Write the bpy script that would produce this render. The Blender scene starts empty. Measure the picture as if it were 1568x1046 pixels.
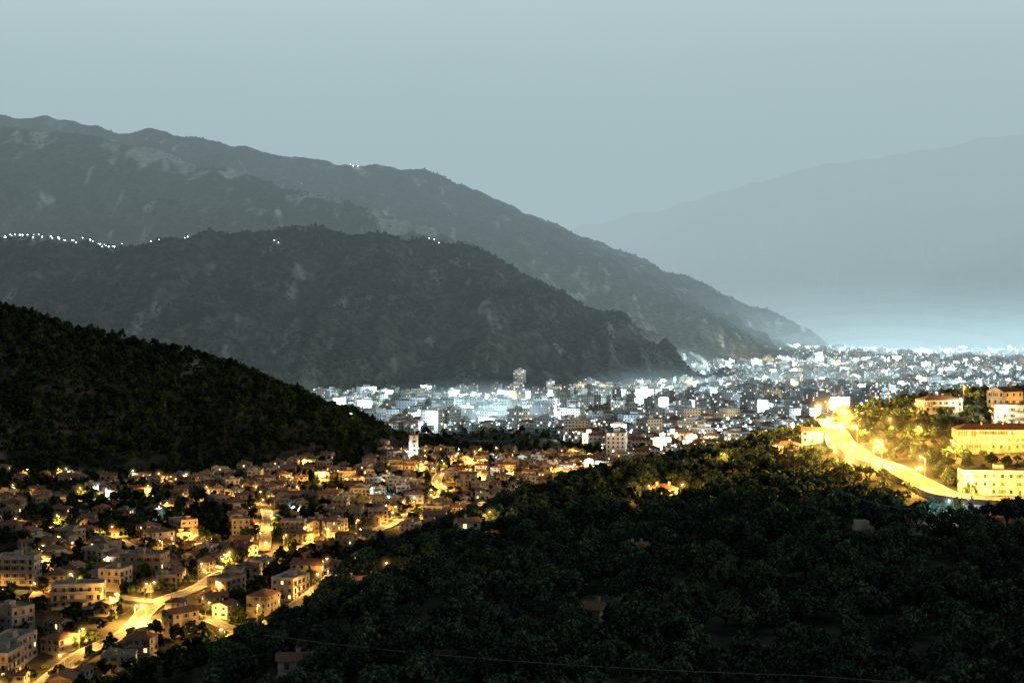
import bpy, math, random
import numpy as np
random.seed(7); rng=np.random.default_rng(7)
D=bpy.data; C=bpy.context; SC=C.scene
def link(o): SC.collection.objects.link(o); return o

# ---------------------------------------------------------------- noise
def vnoise(x,y,seed=0):
    xi=np.floor(x).astype(np.int64); yi=np.floor(y).astype(np.int64)
    fx=x-xi; fy=y-yi; fx=fx*fx*(3-2*fx); fy=fy*fy*(3-2*fy)
    def h(a,b):
        n=(a*374761393+b*668265263+seed*974634777)&0xffffffff
        n=((n^(n>>13))*1274126177)&0xffffffff
        n=n^(n>>16)
        return (n&0xffff)/65535.0
    return (h(xi,yi)*(1-fx)+h(xi+1,yi)*fx)*(1-fy)+(h(xi,yi+1)*(1-fx)+h(xi+1,yi+1)*fx)*fy
def fbm(x,y,o=4,seed=0):
    a=0;s=0.5
    for i in range(o):
        a=a+s*vnoise(x*2**i,y*2**i,seed+i*17); s*=.5
    return a/(1-.5**o)
def ridged(x,y,o=3,seed=0):
    a=0;s=.5
    for i in range(o):
        a=a+s*(1-np.abs(2*vnoise(x*2**i,y*2**i,seed+i*31)-1)); s*=.5
    return a/(1-.5**o)

# ---------------------------------------------------------------- terrain (metres, z relative to the lookout)
R3=[(-2600,5000,730),(-1800,5000,712),(-1639,5000,700),(-1387,5000,661),(-1203,5000,659),(-1016,5100,620),(-770,5160,585),(-559,5200,566),(-350,5300,555),(-230,5400,516),(-111,5500,480),(173,5700,379),(389,5800,298),(580,5850,228),(815,6000,138),(1025,6100,42),(1184,6200,-37),(1370,6400,-118),(1500,6500,-180)]
R2B=[(-2600,4400,640),(-1584,4400,596),(-1382,4400,575),(-1180,4400,541),(-877,4300,458),(-586,4200,372),(-309,4100,286),(-118,4000,187),(29,3900,90),(154,3900,0),(205,3850,-90)]
R2=[(-1900,2600,175),(-1175,2600,165),(-936,2600,148),(-817,2600,138),(-709,2600,131),(-590,2600,155),(-501,2700,171),(-417,2800,182),(-288,2800,172),(-116,3000,161),(-34,3050,129),(97,3200,51),(170,3200,7),(251,3300,-45),(353,3400,-130)]
R1=[(-900,1150,60),(-520,1150,32),(-414,1150,11),(-361,1150,-6),(-308,1150,-18),(-266,1150,-26),(-229,1150,-38),(-203,1150,-57),(-182,1150,-71),(-160,1150,-92),(-125,1130,-108)]
R4=[(-500,12500,640),(612,12000,800),(1400,11800,960),(2196,11500,1180),(3100,11500,1340),(4140,11500,1500),(5900,11500,1700),(8000,11500,1800)]
R5=[(900,9700,-150),(1300,9700,-20),(1750,9700,130),(2300,9700,300),(2900,9700,400),(3500,9700,620),(4800,9700,950),(8000,9700,1100)]
CP=[(-52,300,-81),(-58,340,-81),(-56,390,-82),(-41,440,-82),(-20,510,-78),(4,570,-72.5),(32,610,-68.5),(78,640,-64),(122,670,-58),(163,700,-47),(210,720,-41),(266,740,-39),(330,760,-38),(430,760,-30),
(80,420,-66),(66,280,-70),(-11,300,-75),(119,330,-66),(155,430,-60),(20,400,-74),(60,520,-70),(59,560,-71),(100,560,-65),(40,480,-72),(125,620,-59),
(146,640,-50),(140,590,-54),(142,545,-56),(144,510,-58),(150,470,-60.3),(172,485,-60),(186,545,-50.5),
(200,600,-46),(193,640,-42),(240,650,-41),(260,500,-50),(300,400,-50),
(0,150,-64),(0,0,-2),(100,150,-57),(-60,150,-78),(-60,0,-14),(60,0,-4),(0,60,-34),(0,220,-72),(80,200,-66),(-75,220,-90),(200,200,-52),(150,0,-5),
(-107,400,-102),(-144,400,-103),(-200,400,-102),(-84,330,-101),(-120,250,-103),(-82,430,-99),(-180,500,-95),(-134,500,-95),(-92,520,-98),(-60,560,-98),(-252,700,-92),(-127,720,-96),(-75,700,-99),(-330,700,-85),(-102,950,-100),(-37,950,-101),(33,1100,-106),(-300,900,-97),(-20,640,-97),(20,720,-98),(60,760,-98),(110,800,-98),(180,850,-98),(260,900,-97),(350,950,-97),(500,950,-97),(-400,500,-80),(300,1250,-107),(-250,1250,-107)]
cp=np.array(CP,float); NCP=len(cp)
def tps(r2): return 0.5*r2*np.log(r2+1e-9)
TSC=100.0
TA=np.zeros((NCP+3,NCP+3)); TCX=cp[:,0]/TSC; TCY=cp[:,1]/TSC
TA[:NCP,:NCP]=tps((TCX[:,None]-TCX)**2+(TCY[:,None]-TCY)**2)+np.eye(NCP)*0.01
TA[:NCP,NCP]=1;TA[:NCP,NCP+1]=TCX;TA[:NCP,NCP+2]=TCY;TA[NCP,:NCP]=1;TA[NCP+1,:NCP]=TCX;TA[NCP+2,:NCP]=TCY
TW=np.linalg.solve(TA,np.concatenate([cp[:,2],[0,0,0]]))
def near(x,y):
    X=x/TSC;Y=y/TSC; z=TW[NCP]+TW[NCP+1]*X+TW[NCP+2]*Y
    for i in range(NCP): z=z+TW[i]*tps((X-TCX[i])**2+(Y-TCY[i])**2)
    return np.clip(z,-108,20)
def ridge(x,y,pts,slope):
    m=np.full(x.shape,-1e4); dd=np.full(x.shape,1e6)
    for a,b in zip(pts[:-1],pts[1:]):
        ax,ay,az=a;bx,by,bz=b; L=(bx-ax)**2+(by-ay)**2
        t=np.clip(((x-ax)*(bx-ax)+(y-ay)*(by-ay))/L,0,1)
        d=np.hypot(x-ax-t*(bx-ax),y-ay-t*(by-ay))
        z=az+t*(bz-az)-slope*d
        k=z>m; m=np.where(k,z,m); dd=np.where(k,d,dd)
    return m,dd
def smax(a,b,k):
    dlt=(a-b)/k
    return b+k*np.logaddexp(0,np.clip(dlt,-60,200))
def height(x,y):
    x=np.atleast_1d(np.asarray(x,float)); y=np.atleast_1d(np.asarray(y,float))
    f=np.interp(y,[0,1200,1800,2500,4500,6000,9000,20000],[-100,-106,-118,-126,-145,-152,-160,-170])
    f=f+55*np.exp(-((x-750)**2+(y-5300)**2)/(2*480**2))
    z=f.copy(); m=y<1300
    if m.any():
        w=np.clip((y[m]-1000)/250,0,1); w=w*w*(3-2*w)
        z[m]=near(x[m],y[m])*(1-w)+f[m]*w
        z[m]+= (fbm(x[m]/28,y[m]/28,3,5)-.5)*3.0*np.clip((y[m]-60)/60,0,1)
    def add(z,R,s,amp,gx,gy,y0,y1,seed,k):
        m=(y>y0)&(y<y1)
        if not m.any(): return z
        xm=x[m];ym=y[m]
        wx=xm+90*(fbm(xm/300,ym/300,3,seed+3)-.5)*gx/60
        h,d=ridge(xm,ym,R,s)
        g=np.clip(d/(gy*.5),0,1)
        h=h+(ridged(wx/gx,ym/gy,4,seed)-.55)*amp*(.10+g)+(fbm(xm/(gx*.35),ym/(gx*.35),4,seed+9)-.5)*amp*.3
        z=z.copy(); z[m]=smax(h,z[m],k); return z
    z=add(z,R1,.40,16,75,200,780,1500,11,3)
    z=add(z,R2,.55,95,130,620,1900,3900,21,5)
    z=add(z,R2B,.5,140,230,900,3000,6000,31,10)
    z=add(z,R3,.5,140,260,1000,3400,7400,41,10)
    z=add(z,R4,.55,260,900,1500,8300,16000,51,20)
    z=add(z,R5,.45,190,700,1500,7600,13000,61,20)
    return z
def hz(x,y): return float(height([x],[y])[0])

rad=np.concatenate([np.arange(2,250,6),np.arange(250,800,3.5),np.arange(800,1300,5),np.arange(1300,2000,14),np.arange(2000,3400,6),np.arange(3400,3700,15),np.arange(3700,5000,9),np.arange(5000,6600,12),np.arange(6600,16000,100)]).astype(float)
tt=np.linspace(-.60,.60,760); NR=len(rad);NT=len(tt)
YY=np.repeat(rad,NT); 
XX=(np.tile(tt,NR))*(YY+60)
ZZ=height(XX,YY)
def npmesh(name,co,q,mats,smooth=False,mi=None):
    m=D.meshes.new(name); co=np.ascontiguousarray(co,np.float32); q=np.ascontiguousarray(q,np.int32)
    m.vertices.add(len(co)); m.vertices.foreach_set("co",co.ravel())
    m.loops.add(q.size); m.loops.foreach_set("vertex_index",q.ravel())
    m.polygons.add(len(q)); m.polygons.foreach_set("loop_start",np.arange(0,q.size,4,dtype=np.int32)); m.polygons.foreach_set("loop_total",np.full(len(q),4,np.int32))
    if smooth: m.polygons.foreach_set("use_smooth",np.ones(len(q),bool))
    for a in mats: m.materials.append(a)
    m.update(); return m
i,j=np.meshgrid(np.arange(NR-1),np.arange(NT-1),indexing='ij'); a=(i*NT+j).ravel()
me=npmesh("ground",np.stack([XX,YY,ZZ],1),np.stack([a,a+1,a+NT+1,a+NT],1),[],True)
rock=np.zeros(len(XX))
for (rx,ry,sx,sy,amp) in [(-309,4060,120,60,1.2),(-380,4090,90,40,1.0),(-1100,4330,80,110,1.3),(-1010,4330,60,50,.9),(-1420,4330,50,130,1.0),(-850,4270,90,50,1.0),(-560,4170,160,40,.9),(-230,4030,70,50,1.0),(-620,2420,20,50,.5),(-90,2800,50,60,.4),(-390,2600,12,100,.45)]:
    rock=np.maximum(rock,amp*np.exp(-((XX-rx)/sx)**2-((YY-ry)/sy)**2))
rn=fbm(XX/28,YY/70,5,77)
rock=np.clip((rock*1.1+(rn-.5)*2.6-.40)*2.5,0,1)*np.where(YY<3500,.6,1)
at=me.attributes.new("rock",'FLOAT','POINT'); at.data.foreach_set("value",rock.astype(np.float32))
ground=link(D.objects.new("ground",me))

# ---------------------------------------------------------------- material helpers
def newmat(name):
    m=D.materials.new(name); m.use_nodes=True; nt=m.node_tree; b=nt.nodes["Principled BSDF"]
    b.inputs["Roughness"].default_value=.85; b.inputs["Specular IOR Level"].default_value=.2
    return m,nt,b
def N(nt,t,**k):
    nd=nt.nodes.new(t)
    for a,v in k.items(): setattr(nd,a,v)
    return nd
def noise(nt,scale,detail=3,vec=None):
    t=N(nt,"ShaderNodeTexNoise"); t.inputs["Scale"].default_value=scale; t.inputs["Detail"].default_value=detail
    if vec is not None: nt.links.new(vec,t.inputs["Vector"])
    return t
def ramp(nt,fac,stops):
    r=N(nt,"ShaderNodeValToRGB"); e=r.color_ramp.elements
    while len(e)<len(stops): e.new(.5)
    for el,(p,c) in zip(e,stops): el.position=p; el.color=(*c,1)
    nt.links.new(fac,r.inputs[0]); return r
def mix(nt,f,a,b,bt='MIX'):
    m=N(nt,"ShaderNodeMix",data_type='RGBA',blend_type=bt)
    for s,v in ((m.inputs[0],f),(m.inputs[6],a),(m.inputs[7],b)):
        if hasattr(v,'is_linked'): nt.links.new(v,s)
        elif isinstance(v,tuple): s.default_value=(*v,1)
        else: s.default_value=v
    return m.outputs[2]
def diffuse(name):
    m=D.materials.new(name); m.use_nodes=True; nt=m.node_tree; nt.nodes.clear()
    d=N(nt,"ShaderNodeBsdfDiffuse"); o=N(nt,"ShaderNodeOutputMaterial"); nt.links.new(d.outputs[0],o.inputs[0]); return m,nt,d

gm,nt,b=diffuse("hill_ground")
g=N(nt,"ShaderNodeNewGeometry").outputs["Position"]
n1=noise(nt,.011,5,g); n2=noise(nt,.06,4,g)
c1=ramp(nt,n1.outputs[0],[(.3,(.038,.048,.036)),(.5,(.066,.066,.052)),(.68,(.095,.086,.070))])
c2=ramp(nt,n2.outputs[0],[(.36,(.34,.38,.36)),(.62,(1.3,1.24,1.18))])
c=mix(nt,1.0,c1.outputs[0],c2.outputs[0],'MULTIPLY')
at=N(nt,"ShaderNodeAttribute",attribute_name="rock")
rc=ramp(nt,n2.outputs[0],[(.3,(.15,.145,.135)),(.6,(.42,.40,.37))])
c=mix(nt,at.outputs["Fac"],c,rc.outputs[0])
nt.links.new(c,b.inputs["Color"])
me.materials.append(gm)

def leafmat(name,cols,rough=.8,inst=True):
    m,nt,b=diffuse(name)
    gi=N(nt,"ShaderNodeNewGeometry"); oi=N(nt,"ShaderNodeObjectInfo")
    a=ramp(nt,gi.outputs["Random Per Island"],[(0,cols[0]),(.6,cols[1]),(1,cols[2])]); out=a.outputs[0]
    if inst: fac=oi.outputs["Random"]
    else:
        at=N(nt,"ShaderNodeAttribute",attribute_name="tint"); fac=at.outputs["Fac"]
    v=ramp(nt,fac,[(0,(.4,.46,.48)),(.5,(1,1,1)),(1,(1.9,1.75,1.25))])
    nt.links.new(mix(nt,1.0,out,v.outputs[0],'MULTIPLY'),b.inputs["Color"])
    return m
M_olive=leafmat("olive_leaves",[(.028,.054,.040),(.062,.100,.070),(.10,.14,.10)])
M_forest=leafmat("forest_leaves",[(.018,.034,.016),(.036,.058,.026),(.058,.076,.036)],inst=False)
M_cyp=leafmat("cypress_leaves",[(.05,.06,.015),(.08,.09,.02),(.12,.12,.03)])
M_bark,nt,b=diffuse("bark"); b.inputs["Color"].default_value=(.05,.04,.03,1)

def simple(name,col,rough=.8,var=.25,scale=1.5,metal=0):
    m,nt,b=newmat(name); t=noise(nt,scale,3,N(nt,"ShaderNodeTexCoord").outputs["Object"])
    r=ramp(nt,t.outputs[0],[(.3,tuple(v*(1-var) for v in col)),(.7,tuple(v*(1+var) for v in col))])
    nt.links.new(r.outputs[0],b.inputs["Base Color"]); b.inputs["Roughness"].default_value=rough; b.inputs["Metallic"].default_value=metal
    return m
def emis(name,col,s):
    m=D.materials.new(name); m.use_nodes=True; nt=m.node_tree; nt.nodes.clear()
    e=N(nt,"ShaderNodeEmission"); e.inputs[0].default_value=(*col,1); e.inputs[1].default_value=s
    o=N(nt,"ShaderNodeOutputMaterial"); nt.links.new(e.outputs[0],o.inputs[0])
    try: m.cycles.emission_sampling='NONE'
    except Exception: pass
    return m
M_wall,nt,b=newmat("wall_plaster")
oi=N(nt,"ShaderNodeObjectInfo")
cr=ramp(nt,oi.outputs["Random"],[(0,(.55,.50,.42)),(.2,(.42,.33,.22)),(.4,(.62,.60,.55)),(.55,(.50,.36,.24)),(.7,(.30,.27,.23)),(.85,(.55,.44,.28)),(1,(.65,.62,.58))])
t=noise(nt,.35,3,N(nt,"ShaderNodeTexCoord").outputs["Object"])
st=ramp(nt,t.outputs[0],[(.3,(.62,.6,.56)),(.65,(1.05,1.05,1.05))])
nt.links.new(mix(nt,1.0,cr.outputs[0],st.outputs[0],'MULTIPLY'),b.inputs["Base Color"])
M_roof=simple("terracotta_tiles",(.22,.11,.065),.85,.35,2.2)
M_conc=simple("concrete_slab",(.22,.21,.195),.9,.25,.6)
M_glass,nt,b=newmat("window_glass"); b.inputs["Base Color"].default_value=(.02,.025,.03,1); b.inputs["Roughness"].default_value=.15; b.inputs["Specular IOR Level"].default_value=.5
M_frame=simple("window_frame",(.45,.43,.40),.6,.1)
M_shut=simple("shutters",(.10,.07,.05),.7,.2)
M_lit=emis("lit_window",(1,.62,.25),2.5)
M_asph=simple("asphalt",(.10,.095,.09),.85,.25,.4)
M_kerb=simple("kerb_stone",(.30,.29,.27),.9,.15)
M_paint=simple("road_paint",(.45,.45,.42),.7,.1)
M_metal=simple("galvanised_steel",(.3,.3,.3),.5,.1,3,.6)
M_lampw=emis("lamp_glass_warm",(1,.72,.32),60)
M_lampc=emis("lamp_glass_cool",(.75,.93,1),45)

# ---------------------------------------------------------------- mesh builder
class MB:
    def __init__(s): s.v=[];s.f=[];s.m=[]
    def face(s,pts,mi):
        k=len(s.v); s.v+=pts; s.f.append(tuple(range(k,k+len(pts)))); s.m.append(mi)
    def box(s,x0,x1,y0,y1,z0,z1,mi,top=None):
        k=len(s.v); s.v+=[(x0,y0,z0),(x1,y0,z0),(x1,y1,z0),(x0,y1,z0),(x0,y0,z1),(x1,y0,z1),(x1,y1,z1),(x0,y1,z1)]
        for q,t in (((0,1,5,4),0),((1,2,6,5),0),((2,3,7,6),0),((3,0,4,7),0),((4,5,6,7),1),((3,2,1,0),0)):
            s.f.append(tuple(k+a for a in q)); s.m.append(top if (t and top is not None) else mi)
    def cyl(s,p,q,r0,r1,mi,nn=6):
        p=np.array(p,float);q=np.array(q,float);d=q-p;d/=np.linalg.norm(d)
        u=np.cross(d,[0,0,1]) if abs(d[2])<.9 else np.cross(d,[1,0,0]); u/=np.linalg.norm(u); w=np.cross(d,u); k=len(s.v)
        for c,r in((p,r0),(q,r1)):
            for i in range(nn):
                an=2*math.pi*i/nn; s.v.append(tuple(c+r*(math.cos(an)*u+math.sin(an)*w)))
        for i in range(nn):
            j=(i+1)%nn; s.f.append((k+i,k+j,k+nn+j,k+nn+i)); s.m.append(mi)
        s.f.append(tuple(k+nn+i for i in range(nn))); s.m.append(mi)
    def mesh(s,name,mats):
        m=D.meshes.new(name); m.from_pydata(s.v,[],s.f)
        for a in mats: m.materials.append(a)
        m.polygons.foreach_set("material_index",s.m); m.update(); return m

HM=[M_wall,M_roof,M_conc,M_glass,M_frame,M_shut,M_lit,M_metal]
def house_mesh(name,w,d,fl,roof,seed,fh=3.1,balc=True,lit=.06):
    r=random.Random(seed); b=MB(); H=fl*fh; hw=w/2;hd=d/2
    b.box(-hw,hw,-hd,hd,-6,H,0,2)
    for k in range(1,fl):
        b.box(-hw-.06,hw+.06,-hd-.06,hd+.06,k*fh-.12,k*fh+.06,2)
    def win(side,c,z0,ww,hh,door=False):
        isl=r.random()<lit; g=6 if isl else 3; sh=r.random()<.45 and not door; closed=r.random()<.25
        def bx(a0,a1,o0,o1,za,zb,mi):
            if side==0: b.box(c+a0,c+a1,-hd-o1,-hd-o0,za,zb,mi)
            elif side==1: b.box(c+a0,c+a1,hd+o0,hd+o1,za,zb,mi)
            elif side==2: b.box(-hw-o1,-hw-o0,c+a0,c+a1,za,zb,mi)
            else: b.box(hw+o0,hw+o1,c+a0,c+a1,za,zb,mi)
        bx(-ww/2-.12,ww/2+.12,-.02,.05,z0-.12,z0+hh+.12,4)
        bx(-ww/2,ww/2,.03,.07,z0,z0+hh,5 if (door or closed) else g)
        if not door: bx(-ww/2-.2,ww/2+.2,.052,.2,z0-.2,z0-.123,2)
        if sh:
            bx(-ww-.1,-ww/2-.14,.0,.09,z0-.05,z0+hh+.05,5); bx(ww/2+.14,ww+.1,.0,.09,z0-.05,z0+hh+.05,5)
    for side,L in ((0,w),(1,w),(2,d),(3,d)):
        nn=max(1,int(L/3.3)); 
        for k in range(fl):
            bal = balc and side in(0,2) and k>0 and r.random()<.6
            for i in range(nn):
                c=(i+.5)*L/nn-L/2
                if r.random()<.1: continue
                if k==0 and i==nn//2 and side==0: win(side,c,0.05,1.2,2.2,True)
                elif bal: win(side,c,k*fh+.15,1.3,2.2)
                else: win(side,c,k*fh+.95,1.2,1.5)
            if bal:
                z=k*fh; e=L/2*r.uniform(.5,.92); o=1.3
                if side==0:
                    b.box(-e,e,-hd-o,-hd-.065,z-.1,z+.1,2); b.box(-e,e,-hd-o,-hd-o+.06,z+.103,z+1.0,r.choice([0,7]))
                else:
                    b.box(-hw-o,-hw-.065,-e,e,z-.1,z+.1,2); b.box(-hw-o,-hw-o+.06,-e,e,z+.103,z+1.0,r.choice([0,7]))
    ov=.6
    if roof=='gable':
        rh=d*.2; e=.18
        A=[(-hw-ov,-hd-ov,H-.1),(hw+ov,-hd-ov,H-.1),(hw+ov,hd+ov,H-.1),(-hw-ov,hd+ov,H-.1),(-hw-ov,0,H+rh),(hw+ov,0,H+rh)]
        b.face([A[0],A[1],A[5],A[4]],1); b.face([A[2],A[3],A[4],A[5]],1)
        b.face([A[3],A[2],A[1],A[0]],2)
        b.face([(-hw,-hd,H),(-hw,0,H+rh-.1),(-hw,hd,H)],0); b.face([(hw,-hd,H),(hw,hd,H),(hw,0,H+rh-.1)],0)
    elif roof=='hip':
        rh=min(w,d)*.2; k=hw-hd*.9 if w>d else .2
        A=[(-hw-ov,-hd-ov,H-.1),(hw+ov,-hd-ov,H-.1),(hw+ov,hd+ov,H-.1),(-hw-ov,hd+ov,H-.1),(-k,0,H+rh),(k,0,H+rh)]
        b.face([A[0],A[1],A[5],A[4]],1); b.face([A[2],A[3],A[4],A[5]],1); b.face([A[1],A[2],A[5]],1); b.face([A[3],A[0],A[4]],1); b.face([A[3],A[2],A[1],A[0]],2)
        rh*=.8
    else:
        t=.2; rh=1
        b.box(-hw,hw,-hd-.03,-hd+t,H+.002,H+.9,0); b.box(-hw,hw,hd-t,hd+.03,H+.002,H+.9,0)
        b.box(-hw-.03,-hw+t,-hd+t+.01,hd-t-.01,H+.002,H+.9,0); b.box(hw-t,hw+.03,-hd+t+.01,hd-t-.01,H+.002,H+.9,0)
        sx=r.uniform(-.3,.3)*w
        b.box(sx-1.7,sx+1.7,-1,2.2,H+.004,H+2.6,0,2)
        b.cyl((sx*-.6,hd*.4,H),(sx*-.6,hd*.4,H+1.5),.6,.6,7,10)
    if roof!='flat':
        for _ in range(r.choice([1,2])):
            cxx=r.uniform(-.3,.3)*w; cyy=r.uniform(-.2,.2)*d
            b.box(cxx-.35,cxx+.35,cyy-.3,cyy+.3,H,H+rh+1.0,0,2); b.box(cxx-.45,cxx+.45,cyy-.4,cyy+.4,H+rh+1.003,H+rh+1.15,1)
    if r.random()<.5 and w>10:
        b.box(hw+.003,hw+3.5,-hd*.6,hd*.5,-6,fh*.9,0,2); b.box(hw+.004,hw+3.9,-hd*.65,hd*.55,fh*.9+.003,fh*.9+.2,1)
    m=b.mesh(name,HM); return m
variants=[]
spec=[(11,9,2,'gable'),(13,10,2,'hip'),(9,8,2,'gable'),(15,10,3,'gable'),(12,11,3,'flat'),(10,9,1,'gable'),(14,11,3,'hip'),(16,11,3,'flat'),(9,9,2,'hip'),(12,9,2,'gable'),(17,12,4,'flat'),(11,10,2,'flat'),(13,9,3,'gable'),(8,7,1,'gable')]
for i,s in enumerate(spec): variants.append((s,house_mesh("house_mesh",*s,seed=i*7+1)))

placed=[]
def put(name,m,x,y,rot,r,dz=0,s=1.0):
    o=link(D.objects.new(name,m)); a=np.array([0,r*.6,-r*.6,0,0]); bb=np.array([0,0,0,r*.6,-r*.6])
    z=float(height(x+a,y+bb).mean())+dz
    o.location=(x,y,z); o.rotation_euler=(0,0,rot); o.scale=(s,s,s); placed.append((x,y,r)); return o
put("apartment_block",house_mesh("apartment_mesh",42,12,3,'hip',101),189,548,-.08,17,.3,.85)
put("apartment_block",house_mesh("apartment_mesh",44,11,3,'flat',102,balc=False),173,487,-.10,17,-.4,.85)
put("hill_house",house_mesh("hill_house_mesh",20,11,2,'hip',103),193,642,.1,11,0,.9)
put("hill_house",house_mesh("hill_house_mesh",20,12,3,'flat',104),214,606,-.2,11,0,.85)
put("hill_house",house_mesh("hill_house_mesh",12,10,3,'gable',105),222,640,.5,8)
put("hill_house",house_mesh("hill_house_mesh",15,10,2,'hip',106),120,622,.3,8,0,.85)
put("hill_house",house_mesh("hill_house_mesh",11,9,2,'gable',107),134,632,-.3,6,0,.85)
put("hill_house",house_mesh("hill_house_mesh",12,9,2,'flat',108),122,600,.2,6,-1.5,.8)
put("farm_house",house_mesh("farm_house_mesh",10,8,2,'hip',109),59,556,.1,8)
put("farm_house",house_mesh("farm_house_mesh",8,6,2,'gable',110),-16,505,.4,6)
put("farm_shed",house_mesh("farm_shed_mesh",7,5,1,'gable',111,balc=False,lit=0),38,432,.5,7)
put("farm_shed",house_mesh("farm_shed_mesh",5,6,1,'gable',112,balc=False,lit=0),20,340,-.5,7)
put("farm_shed",house_mesh("farm_shed_mesh",5,4,1,'flat',113,balc=False,lit=0),102,412,.2,5)
put("farm_house",house_mesh("farm_house_mesh",9,7,2,'gable',114),141,432,-.2,7,0,.8)
put("farm_house",house_mesh("farm_house_mesh",9,7,1,'gable',115),-44,436,.6,6)
put("farm_house",house_mesh("farm_house_mesh",8,6,1,'gable',116),-49,322,.1,6)
put("apartment_block",house_mesh("apartment_mesh",18,12,4,'flat',117),-135,522,-.1,9,0,.85)
put("apartment_block",house_mesh("apartment_mesh",21,11,3,'flat',118),-146,478,.15,10,0,.8)
put("town_house",house_mesh("town_house_mesh",10,9,3,'hip',119),-112,428,-.1,6,0,.8)
put("apartment_block",house_mesh("apartment_mesh",17,12,4,'flat',120),-178,512,.05,9,0,.8)
tower=put("bell_tower",house_mesh("bell_tower_mesh",6,6,6,'hip',121,balc=False,lit=.3),-70,1010,.2,5)

# ---------------------------------------------------------------- roads
def resample(pts,step):
    P=[np.array(p,float) for p in pts]; out=[]
    for k in range(len(P)-1):
        p0=P[max(k-1,0)];p1=P[k];p2=P[k+1];p3=P[min(k+2,len(P)-1)]
        nn=max(2,int(np.linalg.norm(p2-p1)/step))
        for i in range(nn):
            t=i/nn; out.append(.5*((2*p1)+(-p0+p2)*t+(2*p0-5*p1+4*p2-p3)*t*t+(-p0+3*p1-3*p2+p3)*t**3))
    out.append(P[-1]); return np.array(out)
roadpts=[]
def road(name,pts,w,wall=False):
    p=resample(pts,4.0); t=np.gradient(p,axis=0); t/=np.linalg.norm(t,axis=1)[:,None]; nrm=np.stack([-t[:,1],t[:,0]],1)
    z=np.max([height(p[:,0]+nrm[:,0]*o,p[:,1]+nrm[:,1]*o) for o in(-w/2,0,w/2)],axis=0)+.25
    z=np.convolve(np.pad(z,2,mode='edge'),np.ones(5)/5,'valid')+.15
    b=MB()
    def strip(o0,z0,o1,z1,mi,every=1,ph=0):
        for i in range(len(p)-1):
            if every>1 and i%every!=ph: continue
            A=p[i]+nrm[i]*o0;B=p[i]+nrm[i]*o1;Cc=p[i+1]+nrm[i+1]*o1;Dd=p[i+1]+nrm[i+1]*o0
            b.face([(A[0],A[1],z[i]+z0),(B[0],B[1],z[i]+z1),(Cc[0],Cc[1],z[i+1]+z1),(Dd[0],Dd[1],z[i+1]+z0)],mi)
    h=w/2
    strip(h,0,-h,0,0); strip(.08,.006,-.08,.006,2,2)
    strip(h-.35,.006,h-.5,.006,2); strip(-h+.5,.006,-h+.35,.006,2)
    for s in(1,-1):
        a,c=(h,h+.25) if s>0 else (-h-.25,-h)
        strip(c,.14,a,.14,1)
        if s>0: strip(a,.14,a,0,1); strip(c,-3,c,.14,1)
        else: strip(c,0,c,.14,1); strip(a,.14,a,-3,1)
        if wall: strip(a+ (.1 if s>0 else 0),.145,a+(.1 if s>0 else 0)+.02,1.0,1)
    o=link(D.objects.new(name,b.mesh(name,[M_asph,M_kerb,M_paint])))
    roadpts.extend([(q[0],q[1],w) for q in p]); return p,nrm,z
RA=road("town_road",[(-137,380),(-133,400),(-131,430),(-123,452),(-121,480),(-113,510),(-116,570),(-104,620),(-88,648),(-62,684),(-51,760),(-42,840),(-48,910),(-38,1000),(-10,1100)],6)
RB=road("town_road",[(-123,455),(-103,466),(-82,446),(-66,470),(-62,520)],5)
RC=road("town_road",[(-121,482),(-154,492),(-205,500),(-270,520)],5)
RD=road("town_road",[(-262,738),(-215,752),(-170,758),(-130,735),(-109,625)],5)
RE=road("town_road",[(-115,580),(-150,600),(-190,640),(-230,650)],4)
RF=road("hill_road",[(150,690),(147,660),(143,625),(139,590),(139,560),(142,530),(145,500),(149,472),(175,460),(215,455)],10,True)
RG=road("hill_road",[(146,650),(165,668),(200,668),(240,665)],6,True)
rp=np.array(roadpts)
def roaddist(x,y): return np.min(np.hypot(rp[:,0]-x,rp[:,1]-y)-rp[:,2]/2)

# ---------------------------------------------------------------- near town
def inpoly(x,y,P):
    c=False;j=len(P)-1
    for i in range(len(P)):
        if (P[i][1]>y)!=(P[j][1]>y) and x<(P[j][0]-P[i][0])*(y-P[i][1])/(P[j][1]-P[i][1])+P[i][0]: c=not c
        j=i
    return c
TOWN=[(-200,360),(-85,380),(-80,455),(-50,560),(-22,650),(20,740),(70,820),(120,900),(150,1010),(60,1100),(-60,1100),(-120,1060),(-150,960),(-200,870),(-345,850),(-360,700),(-300,520),(-230,400)]
cand=[]
for gy in np.arange(365,1100,9.5):
    for gx in np.arange(-360,160,9.5):
        cand.append((gx+random.uniform(-3.5,3.5),gy+random.uniform(-3.5,3.5)))
random.shuffle(cand)
cz=height([c[0] for c in cand],[c[1] for c in cand])
cdn=fbm(np.array([c[0] for c in cand])/55,np.array([c[1] for c in cand])/70,2,99)
HS=.70
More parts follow.
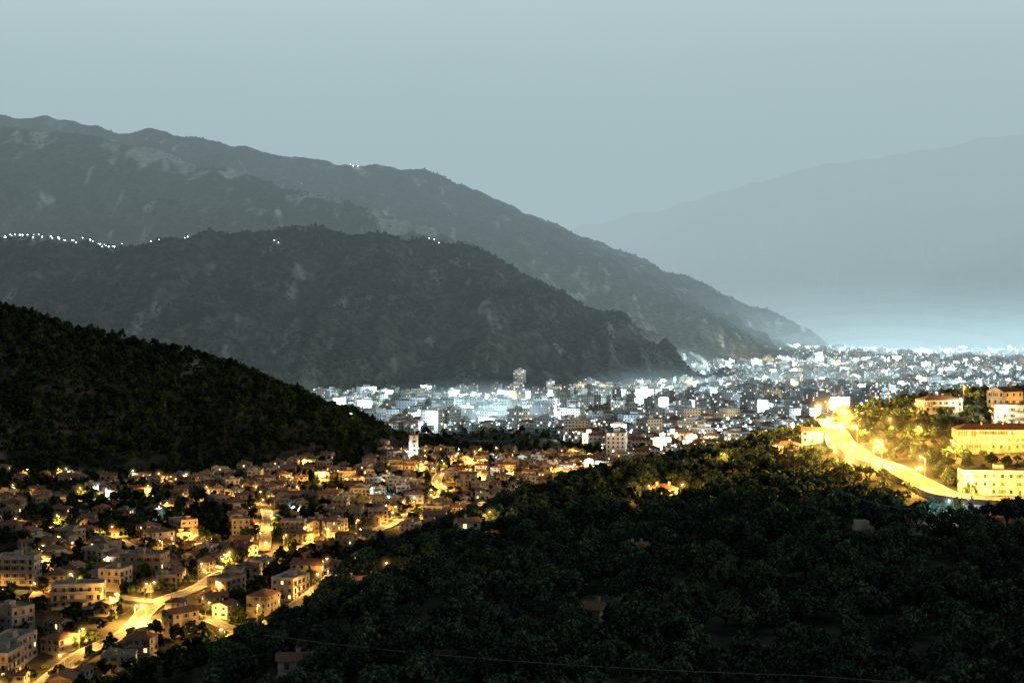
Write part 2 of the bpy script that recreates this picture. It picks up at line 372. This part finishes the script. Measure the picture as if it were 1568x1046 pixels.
for (x,y),z,dens in zip(cand,cz,cdn):
    if not inpoly(x,y,TOWN) or z>-88: continue
    rd=roaddist(x,y)
    core=(rd<15) or (y>650 and x>-100)
    if not core and dens<(.54 if x<-150 else .47): continue
    if x<-150 and random.random()<.35: continue
    if random.random()<.12: continue
    big=random.random()<.10
    ch=[v for v in variants if v[0][2]>=3] if (big or random.random()<.2) else [v for v in variants if v[0][2]<3]
    s,m=random.choice(ch); hs=HS*random.uniform(.84,1.14); r=max(s[0],s[1])*.5*hs
    if rd<s[1]*.5*hs+1.0: continue
    if any((x-a)**2+(y-bb)**2<((r+c)*.88)**2 for a,bb,c in placed): continue
    k=np.argmin(np.hypot(rp[:,0]-x,rp[:,1]-y)); k2=min(k+1,len(rp)-1)
    ang=math.atan2(rp[k2,1]-rp[k,1],rp[k2,0]-rp[k,0]) if abs(rp[k2,0]-rp[k,0])<20 else 0
    ang+=random.choice([0,math.pi/2,math.pi,-math.pi/2])+random.gauss(0,.22)
    put("town_house",m,x,y,ang,r,0,hs)
NPLACED=len(placed)

# ---------------------------------------------------------------- distant city (one mass)
def far_city(name,regs,seed,zmax):
    r=random.Random(seed); V=[];F=[];MI=[];UV=[];COL=[]; pts=[]
    wallc=[(.62,.62,.58),(.7,.7,.68),(.55,.50,.42),(.48,.46,.43),(.66,.60,.50),(.35,.34,.33)]
    for (x0f,x1f,ya,yb,step,bigp) in regs:
        y=ya; L=[]
        while y<yb:
            x=x0f(y)
            while x<x1f(y):
                L.append((x+r.uniform(-.3,.3)*step,y+r.uniform(-.35,.35)*step)); x+=step
            y+=step
        X=np.array([l[0] for l in L]);Y=np.array([l[1] for l in L])
        z=height(X,Y); gz=np.abs(height(X,Y+12)-z)+np.abs(height(X+12,Y)-z)
        dn=fbm(X/160,Y/160,3,5); gr=np.floor(fbm(X/260,Y/260,2,8)*6)
        for x,y,zz,g,dd,gg in zip(X,Y,z,gz,dn,gr):
            if g>3.2 or dd<.37 or r.random()<.12 or zz>zmax: continue
            if y<1120 and (inpoly(x,y,TOWN)): continue
            if y<1000 and zz>-92: continue
            big=r.random()<bigp; s=step/22
            if big: w=r.uniform(16,32);d=r.uniform(11,15);fl=r.randint(4,8)
            else: w=r.uniform(9,15);d=r.uniform(8,12);fl=r.randint(2,4)
            w=min(w*max(1,s*.8),step*1.1); H=fl*(2.7 if y<1600 else 3.0); an=gg*.5+r.choice([0,math.pi/2])+r.gauss(0,.08)
            ca,sa=math.cos(an),math.sin(an); hw,hd=w/2,d/2
            T=lambda a,b_,c:(x+a*ca-b_*sa,y+a*sa+b_*ca,zz+c)
            col=r.choice(wallc); seedv=r.random()
            def face(ps,mi,uv,cc):
                k=len(V);V.extend(ps);F.append(tuple(range(k,k+len(ps))));MI.append(mi);UV.extend(uv);COL.append((*cc,seedv))
            P=[(-hw,-hd),(hw,-hd),(hw,hd),(-hw,hd)]; off=r.randint(0,900)*3.2
            for i in range(4):
                a=P[i];c=P[(i+1)%4]; l=w if i%2==0 else d; l2=max(1,round(l/3.2))*3.2
                face([T(*a,-5),T(*c,-5),T(*c,H),T(*a,H)],0,[(off,-5+62),(off+l2,-5+62),(off+l2,H+62),(off,H+62)],col)
            if big or r.random()<.35:
                face([T(*P[0],H),T(*P[1],H),T(*P[2],H),T(*P[3],H)],1,[(0,0)]*4,(.25,.25,.24))
                q=.18*w; pp=[(-q,-2),(q,-2),(q,2),(-q,2)]
                for i in range(4):
                    a=pp[i];c=pp[(i+1)%4]; face([T(*a,H+.01),T(*c,H+.01),T(*c,H+2.8),T(*a,H+2.8)],1,[(0,0)]*4,col)
                face([T(*a_,H+2.8) for a_ in pp],1,[(0,0)]*4,(.3,.3,.3))
            else:
                o=.6;rh=d*.22;kk=max(.2,hw-hd*r.choice([.9,0])); Q=[(-hw-o,-hd-o),(hw+o,-hd-o),(hw+o,hd+o),(-hw-o,hd+o)]; rc=(.24,.115,.065)
                E0=T(-kk,0,H+rh);E1=T(kk,0,H+rh);B=[T(*a_,H-.1) for a_ in Q]
                face([B[0],B[1],E1,E0],1,[(0,0)]*4,rc);face([B[2],B[3],E0,E1],1,[(0,0)]*4,rc);face([B[1],B[2],E1],1,[(0,0)]*3,rc);face([B[3],B[0],E0],1,[(0,0)]*3,rc)
            pts.append((x,y,zz,H))
    m=D.meshes.new(name); m.from_pydata(V,[],F); m.polygons.foreach_set("material_index",MI)
    uvl=m.uv_layers.new(name="UVMap"); uvl.data.foreach_set("uv",np.array(UV,np.float32).ravel())
    a=m.attributes.new("bcol",'FLOAT_COLOR','FACE'); a.data.foreach_set("color",np.array(COL,np.float32).ravel())
    m.materials.append(M_fw); m.materials.append(M_fr); link(D.objects.new(name,m)); return pts
M_fr,nt,b=diffuse("city_roofs"); a=N(nt,"ShaderNodeAttribute",attribute_name="bcol"); nt.links.new(a.outputs["Color"],b.inputs["Color"])
M_fw,nt,b=newmat("city_facades"); a=N(nt,"ShaderNodeAttribute",attribute_name="bcol")
uv=N(nt,"ShaderNodeTexCoord").outputs["UV"]
dv=N(nt,"ShaderNodeVectorMath",operation='DIVIDE'); dv.inputs[1].default_value=(3.2,3.1,1); nt.links.new(uv,dv.inputs[0])
fr=N(nt,"ShaderNodeVectorMath",operation='FRACTION'); nt.links.new(dv.outputs[0],fr.inputs[0])
flr=N(nt,"ShaderNodeVectorMath",operation='FLOOR'); nt.links.new(dv.outputs[0],flr.inputs[0])
sp=N(nt,"ShaderNodeSeparateXYZ"); nt.links.new(fr.outputs[0],sp.inputs[0])
def cmpn(v,c,e):
    k=N(nt,"ShaderNodeMath",operation='COMPARE'); nt.links.new(v,k.inputs[0]); k.inputs[1].default_value=c;k.inputs[2].default_value=e; return k.outputs[0]
wm=N(nt,"ShaderNodeMath",operation='MULTIPLY'); nt.links.new(cmpn(sp.outputs[0],.5,.2),wm.inputs[0]); nt.links.new(cmpn(sp.outputs[1],.55,.24),wm.inputs[1])
wn=N(nt,"ShaderNodeTexWhiteNoise",noise_dimensions='3D'); nt.links.new(flr.outputs[0],wn.inputs[0])
lt=N(nt,"ShaderNodeMath",operation='LESS_THAN'); nt.links.new(wn.outputs[0],lt.inputs[0]); lt.inputs[1].default_value=.12
lm=N(nt,"ShaderNodeMath",operation='MULTIPLY'); nt.links.new(lt.outputs[0],lm.inputs[0]); nt.links.new(wm.outputs[0],lm.inputs[1])
ls=N(nt,"ShaderNodeMath",operation='MULTIPLY'); nt.links.new(lm.outputs[0],ls.inputs[0]); ls.inputs[1].default_value=2.5
nt.links.new(mix(nt,wm.outputs[0],a.outputs["Color"],(.03,.035,.04)),b.inputs["Base Color"])
b.inputs["Emission Color"].default_value=(1,.92,.78,1); nt.links.new(ls.outputs[0],b.inputs["Emission Strength"])
try: M_fw.cycles.emission_sampling='NONE'
except Exception: pass
cityB=far_city("valley_city_buildings",[(lambda y:-.14*y,lambda y:.36*y+60,930,1500,19,.12),(lambda y:-.17*y,lambda y:.42*y,1500,2400,23,.35),(lambda y:-.1*y,lambda y:.42*y,2400,3600,27,.4)],3,-98)
cityC=far_city("distant_city_buildings",[(lambda y:.03*y,lambda y:.42*y,3600,5200,32,.3),(lambda y:.09*y,lambda y:.42*y,5200,7300,42,.2)],4,-80)

# ---------------------------------------------------------------- lamps
def lampmesh(name,mat):
    b=MB(); b.cyl((0,0,-1),(0,0,7.6),.11,.07,0,8); b.cyl((0,0,7.5),(0,1.5,8.0),.05,.04,0,6)
    b.box(-.18,.18,1.2,2.1,7.98,8.12,0); b.box(-.14,.14,1.3,2.0,7.86,7.975,1); b.cyl((0,0,-.2),(0,0,.5),.2,.16,0,8)
    return b.mesh(name,[M_metal,mat])
LMW=lampmesh("street_lamp_mesh",M_lampw); LMC=lampmesh("street_lamp_mesh",M_lampc)
def volmat(name,col,em,ab=0.0):
    m=D.materials.new(name); m.use_nodes=True; nt=m.node_tree; nt.nodes.clear()
    e=N(nt,"ShaderNodeEmission"); e.inputs[0].default_value=(*col,1); e.inputs[1].default_value=em; out=e.outputs[0]
    if ab>0:
        a=N(nt,"ShaderNodeVolumeAbsorption"); a.inputs[0].default_value=(0,0,0,1); a.inputs[1].default_value=ab
        ad=N(nt,"ShaderNodeAddShader"); nt.links.new(a.outputs[0],ad.inputs[0]); nt.links.new(out,ad.inputs[1]); out=ad.outputs[0]
    o=N(nt,"ShaderNodeOutputMaterial"); nt.links.new(out,o.inputs["Volume"])
    try: m.cycles.homogeneous_volume=True; m.cycles.emission_sampling='NONE'
    except Exception: pass
    return m
def sphere_mesh(name,mat,sub=3):
    bpy.ops.mesh.primitive_ico_sphere_add(subdivisions=sub,radius=1); o=C.object; m=o.data; m.name=name; m.materials.append(mat); D.objects.remove(o); return m
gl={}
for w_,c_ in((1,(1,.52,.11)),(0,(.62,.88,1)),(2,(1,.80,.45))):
    gl[w_]=[sphere_mesh("lamp_glow_mesh",volmat("emissive_glow",c_,e_),3) for e_ in (.005,.03,.12,.5)]
def glow(parent,warm,s,loc):  # lamp bloom put in as nested self-glowing spheres around the lamp head
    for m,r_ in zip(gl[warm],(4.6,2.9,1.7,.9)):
        o=link(D.objects.new("emissive_glow",m)); o.parent=parent; o.location=loc; o.scale=(r_*s,)*3
ldc={}
def ldata(p,warm,rad,spot=False):
    key=(round(p),warm,rad,spot)
    if key not in ldc:
        l=D.lights.new("lamp_light",'SPOT' if spot else 'POINT'); l.energy=p; l.color=(1,.49,.09) if warm==1 else ((.60,.86,1) if warm==0 else (1,.78,.45)); l.shadow_soft_size=rad; ldc[key]=l
        if spot: l.spot_size=math.radians(168); l.spot_blend=.4
    return ldc[key]
NL=0
def street_lamp(x,y,ang,p,warm=1,z=None,gs=0,sc=1.0,spot=True,cap=.95):
    global NL
    z=hz(x,y) if z is None else z
    o=link(D.objects.new("street_lamp",LMC if warm==0 else LMW)); o.location=(x,y,z); o.rotation_euler=(0,0,ang); o.scale=(sc,sc,sc)
    l=link(D.objects.new("lamp_light",ldata(p,warm,.35,spot))); l.parent=o; l.location=(0,1.65,7.5); NL+=1
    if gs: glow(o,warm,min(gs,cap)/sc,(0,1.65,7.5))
def along(R,step,w,p,warm=1,gs=.7,sc=1.0,spot=True,cap=.95):
    P,nr,z=R; st=max(1,int(step/4)); s=1
    for i in range(1,len(P)-1,st):
        q=P[i]+nr[i]*(w/2+.6)*s; v=-nr[i]*s; k=random.choice([.4,.8,1,1.8])
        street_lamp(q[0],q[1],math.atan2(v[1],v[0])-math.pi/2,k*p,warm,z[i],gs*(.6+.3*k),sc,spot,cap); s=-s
along(RA,24,6,34000,1,.75,.8); along(RB,24,5,26000,1,.7,.8); along(RC,28,5,24000,1,.7,.8); along(RD,32,5,24000,1,.6,.75); along(RE,36,4,18000,1,.5,.75)
along(RF,22,10,100000,1,1.3,1.0,False,1.5); along(RG,32,6,16000,1,.7,1.0,False)
idx=list(range(21,NPLACED)); random.shuffle(idx); cnt=0
for k in idx:
    if cnt>105: break
    x,y,r=placed[k]; a=random.uniform(0,6.28); q=(x+math.cos(a)*(r+1.2),y+math.sin(a)*(r+1.2))
    if any((q[0]-u)**2+(q[1]-v)**2<(w*.8)**2 for u,v,w in placed): continue
    if y<640 and x<-150 and random.random()<.4: continue
    cnt+=1
    wv=0 if random.random()<(.14 if y<850 else .22) else (2 if random.random()<.2 else 1)
    far=y>640 and x>-110
    p_=random.choice([4000,9000,18000,32000])*(1.1 if far else 1.0)
    pt=far or random.random()<.35
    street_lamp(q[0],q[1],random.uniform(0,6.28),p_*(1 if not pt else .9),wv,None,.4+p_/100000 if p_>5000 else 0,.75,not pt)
for (x,y,p,w) in [(66,548,24000,1),(53,549,12000,1),(148,438,6000,1),(131,424,9000,0),(-38,428,6000,1),(-8,508,5000,1),(114,612,12000,1),(130,618,16000,2),(200,632,14000,2),(204,594,24000,2),(180,632,12000,1),(228,628,9000,1),(166,532,40000,1),(184,530,30000,1),(202,532,40000,1),(160,470,24000,1),(182,468,24000,1),(196,655,6000,0),(-74,1003,24000,0),(151,642,110000,1),(128,560,30000,1),(160,600,40000,1),(165,575,30000,1),(132,530,20000,1),(128,590,24000,1),(90,600,6000,1)]:  # some lamps here are added among the trees to widen the warm glow
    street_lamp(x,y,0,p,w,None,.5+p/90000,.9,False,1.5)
def globes(name,pts,mat,size):
    V=[];F=[]
    for (x,y,z,s) in pts:
        k=len(V); s=s*size
        V+= [(x+s,y,z),(x-s,y,z),(x,y+s,z),(x,y-s,z),(x,y,z+s),(x,y,z-s)]
        for t in((0,2,4),(2,1,4),(1,3,4),(3,0,4),(2,0,5),(1,2,5),(3,1,5),(0,3,5)): F.append(tuple(k+a for a in t))
    m=D.meshes.new(name); m.from_pydata(V,[],F); m.materials.append(mat); return link(D.objects.new(name,m))
M_g1=emis("city_lamp_cool",(.68,.92,1),14); M_g2=emis("city_lamp_white",(1,.93,.75),12); M_g3=emis("city_lamp_amber",(1,.6,.2),12)
g1=[];g2=[];g3=[]
for (x,y,z,H) in cityB+cityC+cityC:
    if random.random()<.35: continue
    (g1 if random.random()<.72 else (g2 if random.random()<.75 else g3)).append((x+random.uniform(-16,16),y-random.uniform(8,14),z+9,random.uniform(.4,1.3)*max(1,y/3000)))
cl=globes("city_street_lamps",g1,M_g1,.68); globes("city_street_lamps",g2,M_g2,.6); globes("city_street_lamps",g3,M_g3,.6)
def pick(pts,mind):
    out=[]; p=pts[:]; random.shuffle(p)
    for q in p:
        if all((q[0]-o[0])**2+(q[1]-o[1])**2>mind**2 for o in out): out.append(q)
    return out
b1=[q for q in cityB if q[1]<1500]; b2=[q for q in cityB if q[1]>=1500]
for pts,md,pw in((b1,70,52000),(b2,105,320000),(cityC,245,2000000)):
    S=pick(pts,md)
    for (x,y,z,H) in S:
        warm=0 if random.random()<.82 else 2
        if y<1250 and x<60: warm=random.choice([1,1,2,0])
        l=link(D.objects.new("city_lamp_light",ldata(pw*random.choice([.25,.5,1,1.8]),warm,1.5))); l.parent=cl; l.location=(x+random.uniform(-6,6),y-14,z+H*.4+8)
hl=[]
for k in range(40):
    t=random.random()**.8; x=-936+t*235; hl.append((x,2596+random.uniform(-6,6)))
hl+=[(-655,2590),(-640,2590),(-592,2585),(-588,2590),(-448,2690),(-440,2690),(-170,2930),(-160,2935),(-150,2935)]
hh=height([q[0] for q in hl],[q[1]-8 for q in hl])
globes("mountain_road_lamps",[(x,y-8,z+7,random.uniform(.5,1.3)) for (x,y),z in zip(hl,hh)],M_g1,1.1)
hl=[(-585,5170),(-575,5170),(-560,5180)]
hh=height([q[0] for q in hl],[q[1]-8 for q in hl])
globes("mountain_road_lamps",[(x,y-8,z+10,random.uniform(.7,1.3)) for (x,y),z in zip(hl,hh)],M_g2,1.6)

# ---------------------------------------------------------------- trees
def tree_quads(g,R,Hc,z0,clumps,per,leaf,shape='round'):
    cs=[]
    for k in range(clumps):
        if shape=='round':
            th=g.uniform(0,6.28); ph=math.acos(g.uniform(-.35,1)); rr=g.uniform(.55,1.0)
            c=np.array([math.cos(th)*math.sin(ph)*R*rr*.8,math.sin(th)*math.sin(ph)*R*rr*.8,z0+Hc*.35+math.cos(ph)*Hc*.5*rr])
        else:
            t=g.uniform(0,1); rr=R*(1-t)**.7*g.uniform(.3,.9); th=g.uniform(0,6.28); c=np.array([math.cos(th)*rr,math.sin(th)*rr,z0+t*Hc])
        cs.append(c)
    cs=np.array(cs); cr=g.uniform(.18,.38,clumps)*R*(1 if shape=='round' else .8)
    n_=clumps*per
    ctr=np.repeat(cs,per,0); rr=np.repeat(cr,per)
    dv=g.normal(size=(n_,3)); dv/=np.linalg.norm(dv,axis=1)[:,None]; ctr=ctr+dv*(rr*g.uniform(.4,1.05,n_))[:,None]*np.array([1,1,.8])
    nn=dv+g.normal(size=(n_,3))*.5; nn/=np.linalg.norm(nn,axis=1)[:,None]
    u=np.cross(nn,g.normal(size=(n_,3))); u/=np.linalg.norm(u,axis=1)[:,None]; w=np.cross(nn,u); s=(leaf*g.uniform(.6,1.3,n_))[:,None]
    return np.stack([ctr-u*s-w*s*.6,ctr+u*s-w*s*.5,ctr+u*s*.8+w*s*.6,ctr-u*s*.9+w*s*.5],1)
def tree_mesh(name,mat,R,Hc,z0,clumps,per,leaf,shape='round',seed=0):
    g=np.random.default_rng(seed); b=MB()
    b.cyl((0,0,-1.5),(.1,0,z0*.75),R*.10,R*.07,1,7)
    for k in range(4):
        a=k*1.57+g.uniform(0,1); b.cyl((.1,0,z0*.7),(math.cos(a)*R*.55,math.sin(a)*R*.55,z0+Hc*.45),R*.05,R*.02,1,5)
    q=tree_quads(g,R,Hc,z0,clumps,per,leaf,shape).reshape(-1,3); k0=len(b.v); b.v+=[tuple(r) for r in q]
    for k in range(len(q)//4): b.f.append((k0+4*k,k0+4*k+1,k0+4*k+2,k0+4*k+3)); b.m.append(0)
    return b.mesh(name,[mat,M_bark])
def forest(name,mat,quads,P):
    P=np.array(P); n_=len(P); v=rng.integers(0,len(quads),n_); out=[];tint=[]
    for t,Q in enumerate(quads):
        p=P[v==t]; 
        if not len(p): continue
        th=rng.uniform(0,6.28,len(p)); ca=(np.cos(th)*p[:,3])[:,None]; sa=(np.sin(th)*p[:,3])[:,None]; q=Q.reshape(-1,3)
        X=p[:,0:1]+q[None,:,0]*ca-q[None,:,1]*sa; Y=p[:,1:2]+q[None,:,0]*sa+q[None,:,1]*ca; Z=p[:,2:3]+q[None,:,2]*p[:,3:4]*rng.uniform(.75,1.3,(len(p),1))
        out.append(np.stack([X,Y,Z],2).reshape(-1,3)); tint.append(np.repeat(rng.random(len(p)),len(Q)))
    co=np.concatenate(out); m=npmesh(name,co,np.arange(len(co)).reshape(-1,4),[mat])
    a=m.attributes.new("tint",'FLOAT','FACE'); a.data.foreach_set("value",np.concatenate(tint).astype(np.float32))
    return link(D.objects.new(name,m))
def instancer(name,child,tm,P):
    n_=len(P); P=np.array(P); th=rng.uniform(0,6.28,n_); s=P[:,3]*.5*math.sqrt(2)
    V=np.zeros((n_,4,3),np.float32)
    for k in range(4):
        a=th+k*math.pi/2; V[:,k,0]=P[:,0]+np.cos(a)*s; V[:,k,1]=P[:,1]+np.sin(a)*s; V[:,k,2]=P[:,2]
    m=D.meshes.new(name); m.from_pydata(V.reshape(-1,3).tolist(),[],[(4*k,4*k+1,4*k+2,4*k+3) for k in range(n_)])
    o=link(D.objects.new(name,m)); o.instance_type='FACES'; o.use_instance_faces_scale=True; o.show_instancer_for_render=False; o.show_instancer_for_viewport=False
    c=link(D.objects.new(child,tm)); c.parent=o; return o
def scatter(x0,x1,y0,y1,step,jit=.45):
    X,Y=np.meshgrid(np.arange(x0,x1,step),np.arange(y0,y1,step)); X=X.ravel()+rng.uniform(-jit,jit,X.size)*step; Y=Y.ravel()+rng.uniform(-jit,jit,Y.size)*step
    return X,Y
def clear(X,Y,pad=1.5,rpad=2.0):
    k=np.ones(len(X),bool)
    for (a,c,r) in placed: k&=((X-a)**2+(Y-c)**2)>(r*.9+pad)**2
    for (a,c,w) in roadpts: k&=((X-a)**2+(Y-c)**2)>(w/2+rpad)**2
    return k
ol=[tree_mesh("olive_tree_mesh",M_olive,3.2,4.6,1.5,28,18,.37,seed=s) for s in range(5)]
X,Y=scatter(-100,330,215,790,5.9)
Z=height(X,Y); k=clear(X,Y,1.5,2.5)&(Z>-93)&(np.abs(X)<Y*.46+40)
k&=(fbm(X/22,Y/22,2,61)>.30)|(rng.random(len(X))<.35)
k&=~((X>135)&(X<235)&(Y>440)&(Y<480)&(rng.random(len(X))<.8))
X,Y,Z=X[k],Y[k],Z[k]; v=rng.integers(0,5,len(X)); S=rng.uniform(.5,1.35,len(X)); S=np.where((X>125)&(Y>440),S*.7,S)
for t in range(5):
    kk=v==t; instancer("olive_grove","olive_tree",ol[t],np.stack([X[kk],Y[kk],Z[kk]-.2,S[kk]],1))
gq=np.random.default_rng(5)
fo=[tree_quads(gq,3.4,6.5,1.0,14,8,.8) for s in range(4)]
X,Y=scatter(-560,230,380,1180,5.8)
Z=height(X,Y); k=clear(X,Y,.4,1.2)&(np.abs(X)<Y*.46+40)&((Z<-80)|(Y>800))
k&=~((X>-80)&(Y<560)); hl_=(Z>-93)&(Y>800)
k&=hl_|((fbm(X/30,Y/30,2,63)>.36)&(rng.random(len(X))<.85))
X,Y,Z=X[k],Y[k],Z[k]; S=np.where((Z>-93)&(Y>800),rng.uniform(.5,1.2,len(X)),rng.uniform(.4,1.0,len(X)))
forest("hill_forest",M_forest,fo,np.stack([X,Y,Z-.3,S],1))
fm=[tree_quads(gq,4.5,8,.5,7,4,1.9) for s in range(4)]
X,Y=scatter(-1250,380,2050,3350,9.0)
Z=height(X,Y); k=(Z>-112)&(np.abs(X)<Y*.42)
f2=fbm(X/60,Y/120,3,67); k&=(f2>.52)|(rng.random(len(X))<.18)
X,Y,Z=X[k],Y[k],Z[k]
X2,Y2=scatter(-2200,1300,3500,6400,24.0); Z2=height(X2,Y2); k=(Z2>-90)&(np.abs(X2)<Y2*.42)&(fbm(X2/120,Y2/200,3,68)>.5)
S=np.concatenate([rng.uniform(.45,1.0,len(X)),rng.uniform(.6,1.1,k.sum())]); X=np.concatenate([X,X2[k]]);Y=np.concatenate([Y,Y2[k]]);Z=np.concatenate([Z,Z2[k]])
forest("mountain_forest",M_forest,fm,np.stack([X,Y,Z-2,S],1))
X,Y=scatter(-400,1200,1050,3300,17.0); Z=height(X,Y)
k=(Z<-100)&(rng.random(len(X))<.55)&(np.abs(X)<Y*.42)
X,Y,Z=X[k],Y[k],Z[k]; forest("city_trees",M_forest,fm,np.stack([X,Y,Z,rng.uniform(.5,.9,len(X))],1))
cyp=tree_mesh("cypress_tree_mesh",M_cyp,1.5,9,.6,40,26,.28,shape='cone',seed=70)
for (x,y,s) in [(-6,398,1),(-3.5,404,.8),(41,395,.8),(168,650,1.1),(150,652,.9)]:
    o=link(D.objects.new("cypress_tree",cyp)); o.location=(x,y,hz(x,y)); o.scale=(s,s,s)
b=MB(); b.cyl((0,0,-1),(0,0,10),.16,.11,0,8); b.box(-1,1,-.08,.08,9.2,9.4,0)
for s_ in(-.85,0,.85): b.cyl((s_,0,9.402),(s_,0,9.65),.07,.05,0,6)
PM=b.mesh("utility_pole_mesh",[M_bark])
PO=[(-58,330),(50,238),(140,190),(108,555),(104,480),(112,400)]
tops=[]
for (x,y) in PO:
    o=link(D.objects.new("utility_pole",PM)); z=hz(x,y); o.location=(x,y,z); tops.append((x,y,z+9.6))
cb=MB()
for (a,c) in((0,1),(1,2),(3,4),(4,5)):
    A_=np.array(tops[a]);B_=np.array(tops[c]); pr=None
    for k in range(25):
        t=k/24; p=A_*(1-t)+B_*t; p[2]-=4*1.5*t*(1-t)
        if pr is not None: cb.cyl(pr,p,.05,.05,0,4)
        pr=p
link(D.objects.new("power_line",cb.mesh("power_line",[M_kerb])))

# ---------------------------------------------------------------- haze (air volume: absorbs, and glows a set colour in place of scattered skylight)
def volbox(name,x0,x1,y0,y1,z0,z1,col,sig):
    b=MB(); b.box(x0,x1,y0,y1,z0,z1,0)
    return link(D.objects.new(name,b.mesh(name,[volmat(name,col,sig,sig)])))
volbox("valley_haze",-14000,14000,1300,3690,-400,2600,(.37,.485,.505),1.0e-4)
volbox("valley_haze",-14000,14000,3700,7390,-400,2600,(.37,.50,.535),1.5e-4)
volbox("distant_haze",-14000,14000,7400,20000,-400,1650,(.385,.51,.55),4.6e-4)
def halo(x,y,z,sx,sy,sz,col,st):  # nested self-glowing ellipsoids stand in for lamp light scattered by haze
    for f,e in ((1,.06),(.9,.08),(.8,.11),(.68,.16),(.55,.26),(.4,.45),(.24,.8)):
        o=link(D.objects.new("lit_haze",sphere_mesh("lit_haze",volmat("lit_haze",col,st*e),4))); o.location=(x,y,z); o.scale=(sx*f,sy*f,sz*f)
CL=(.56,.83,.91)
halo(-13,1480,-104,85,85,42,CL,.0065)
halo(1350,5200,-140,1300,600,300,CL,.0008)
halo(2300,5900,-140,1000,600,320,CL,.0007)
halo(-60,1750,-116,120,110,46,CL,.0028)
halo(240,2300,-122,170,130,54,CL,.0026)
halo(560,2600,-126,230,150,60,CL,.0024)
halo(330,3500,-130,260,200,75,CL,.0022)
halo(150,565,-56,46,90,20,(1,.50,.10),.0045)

# ---------------------------------------------------------------- sky, sun, camera
w=D.worlds.new("World"); SC.world=w; w.use_nodes=True; nt=w.node_tree; nt.nodes.clear()
sky=N(nt,"ShaderNodeTexSky",sky_type='NISHITA'); sky.sun_disc=False; sky.sun_elevation=math.radians(3); sky.sun_rotation=math.radians(20); sky.air_density=1.5; sky.dust_density=4
tc=N(nt,"ShaderNodeTexCoord"); sp=N(nt,"ShaderNodeSeparateXYZ"); nt.links.new(tc.outputs["Generated"],sp.inputs[0])
r1=ramp(nt,sp.outputs[2],[(0,(.39,.52,.56)),(.10,(.48,.62,.66)),(.22,(.60,.76,.795)),(.42,(.20,.28,.31)),(.8,(.07,.10,.12))])
r2=ramp(nt,sp.outputs[1],[(.0,(.30,.30,.30)),(.6,(1,1,1))])
mp=N(nt,"ShaderNodeMapping"); mp.inputs["Scale"].default_value=(2.2,2.2,7); nt.links.new(tc.outputs["Generated"],mp.inputs[0])
cn=noise(nt,1.3,2,mp.outputs[0]); cr=ramp(nt,cn.outputs[0],[(.3,(.92,.925,.93)),(.7,(1.07,1.065,1.06))])
c=mix(nt,1.0,r1.outputs[0],r2.outputs[0],'MULTIPLY'); c=mix(nt,1.0,c,cr.outputs[0],'MULTIPLY')
b1_=N(nt,"ShaderNodeBackground"); nt.links.new(c,b1_.inputs[0]); b1_.inputs[1].default_value=.95
b2_=N(nt,"ShaderNodeBackground"); nt.links.new(sky.outputs[0],b2_.inputs[0]); b2_.inputs[1].default_value=.001
ad=N(nt,"ShaderNodeAddShader"); nt.links.new(b1_.outputs[0],ad.inputs[0]); nt.links.new(b2_.outputs[0],ad.inputs[1])
o=N(nt,"ShaderNodeOutputWorld"); nt.links.new(ad.outputs[0],o.inputs[0])
s=D.lights.new("sun",'SUN'); s.energy=.26; s.angle=math.radians(15); s.color=(.80,.95,1); so=link(D.objects.new("sun",s)); so.rotation_euler=(math.radians(52),0,math.radians(65))
cam=D.cameras.new("camera"); cam.lens=50; cam.sensor_width=36; cam.clip_start=.5; cam.clip_end=40000
co_=link(D.objects.new("camera",cam)); co_.location=(0,0,0); co_.rotation_euler=(math.radians(90-.868),0,0); SC.camera=co_
SC.view_settings.view_transform='Standard'; SC.view_settings.look='None'; SC.view_settings.exposure=0
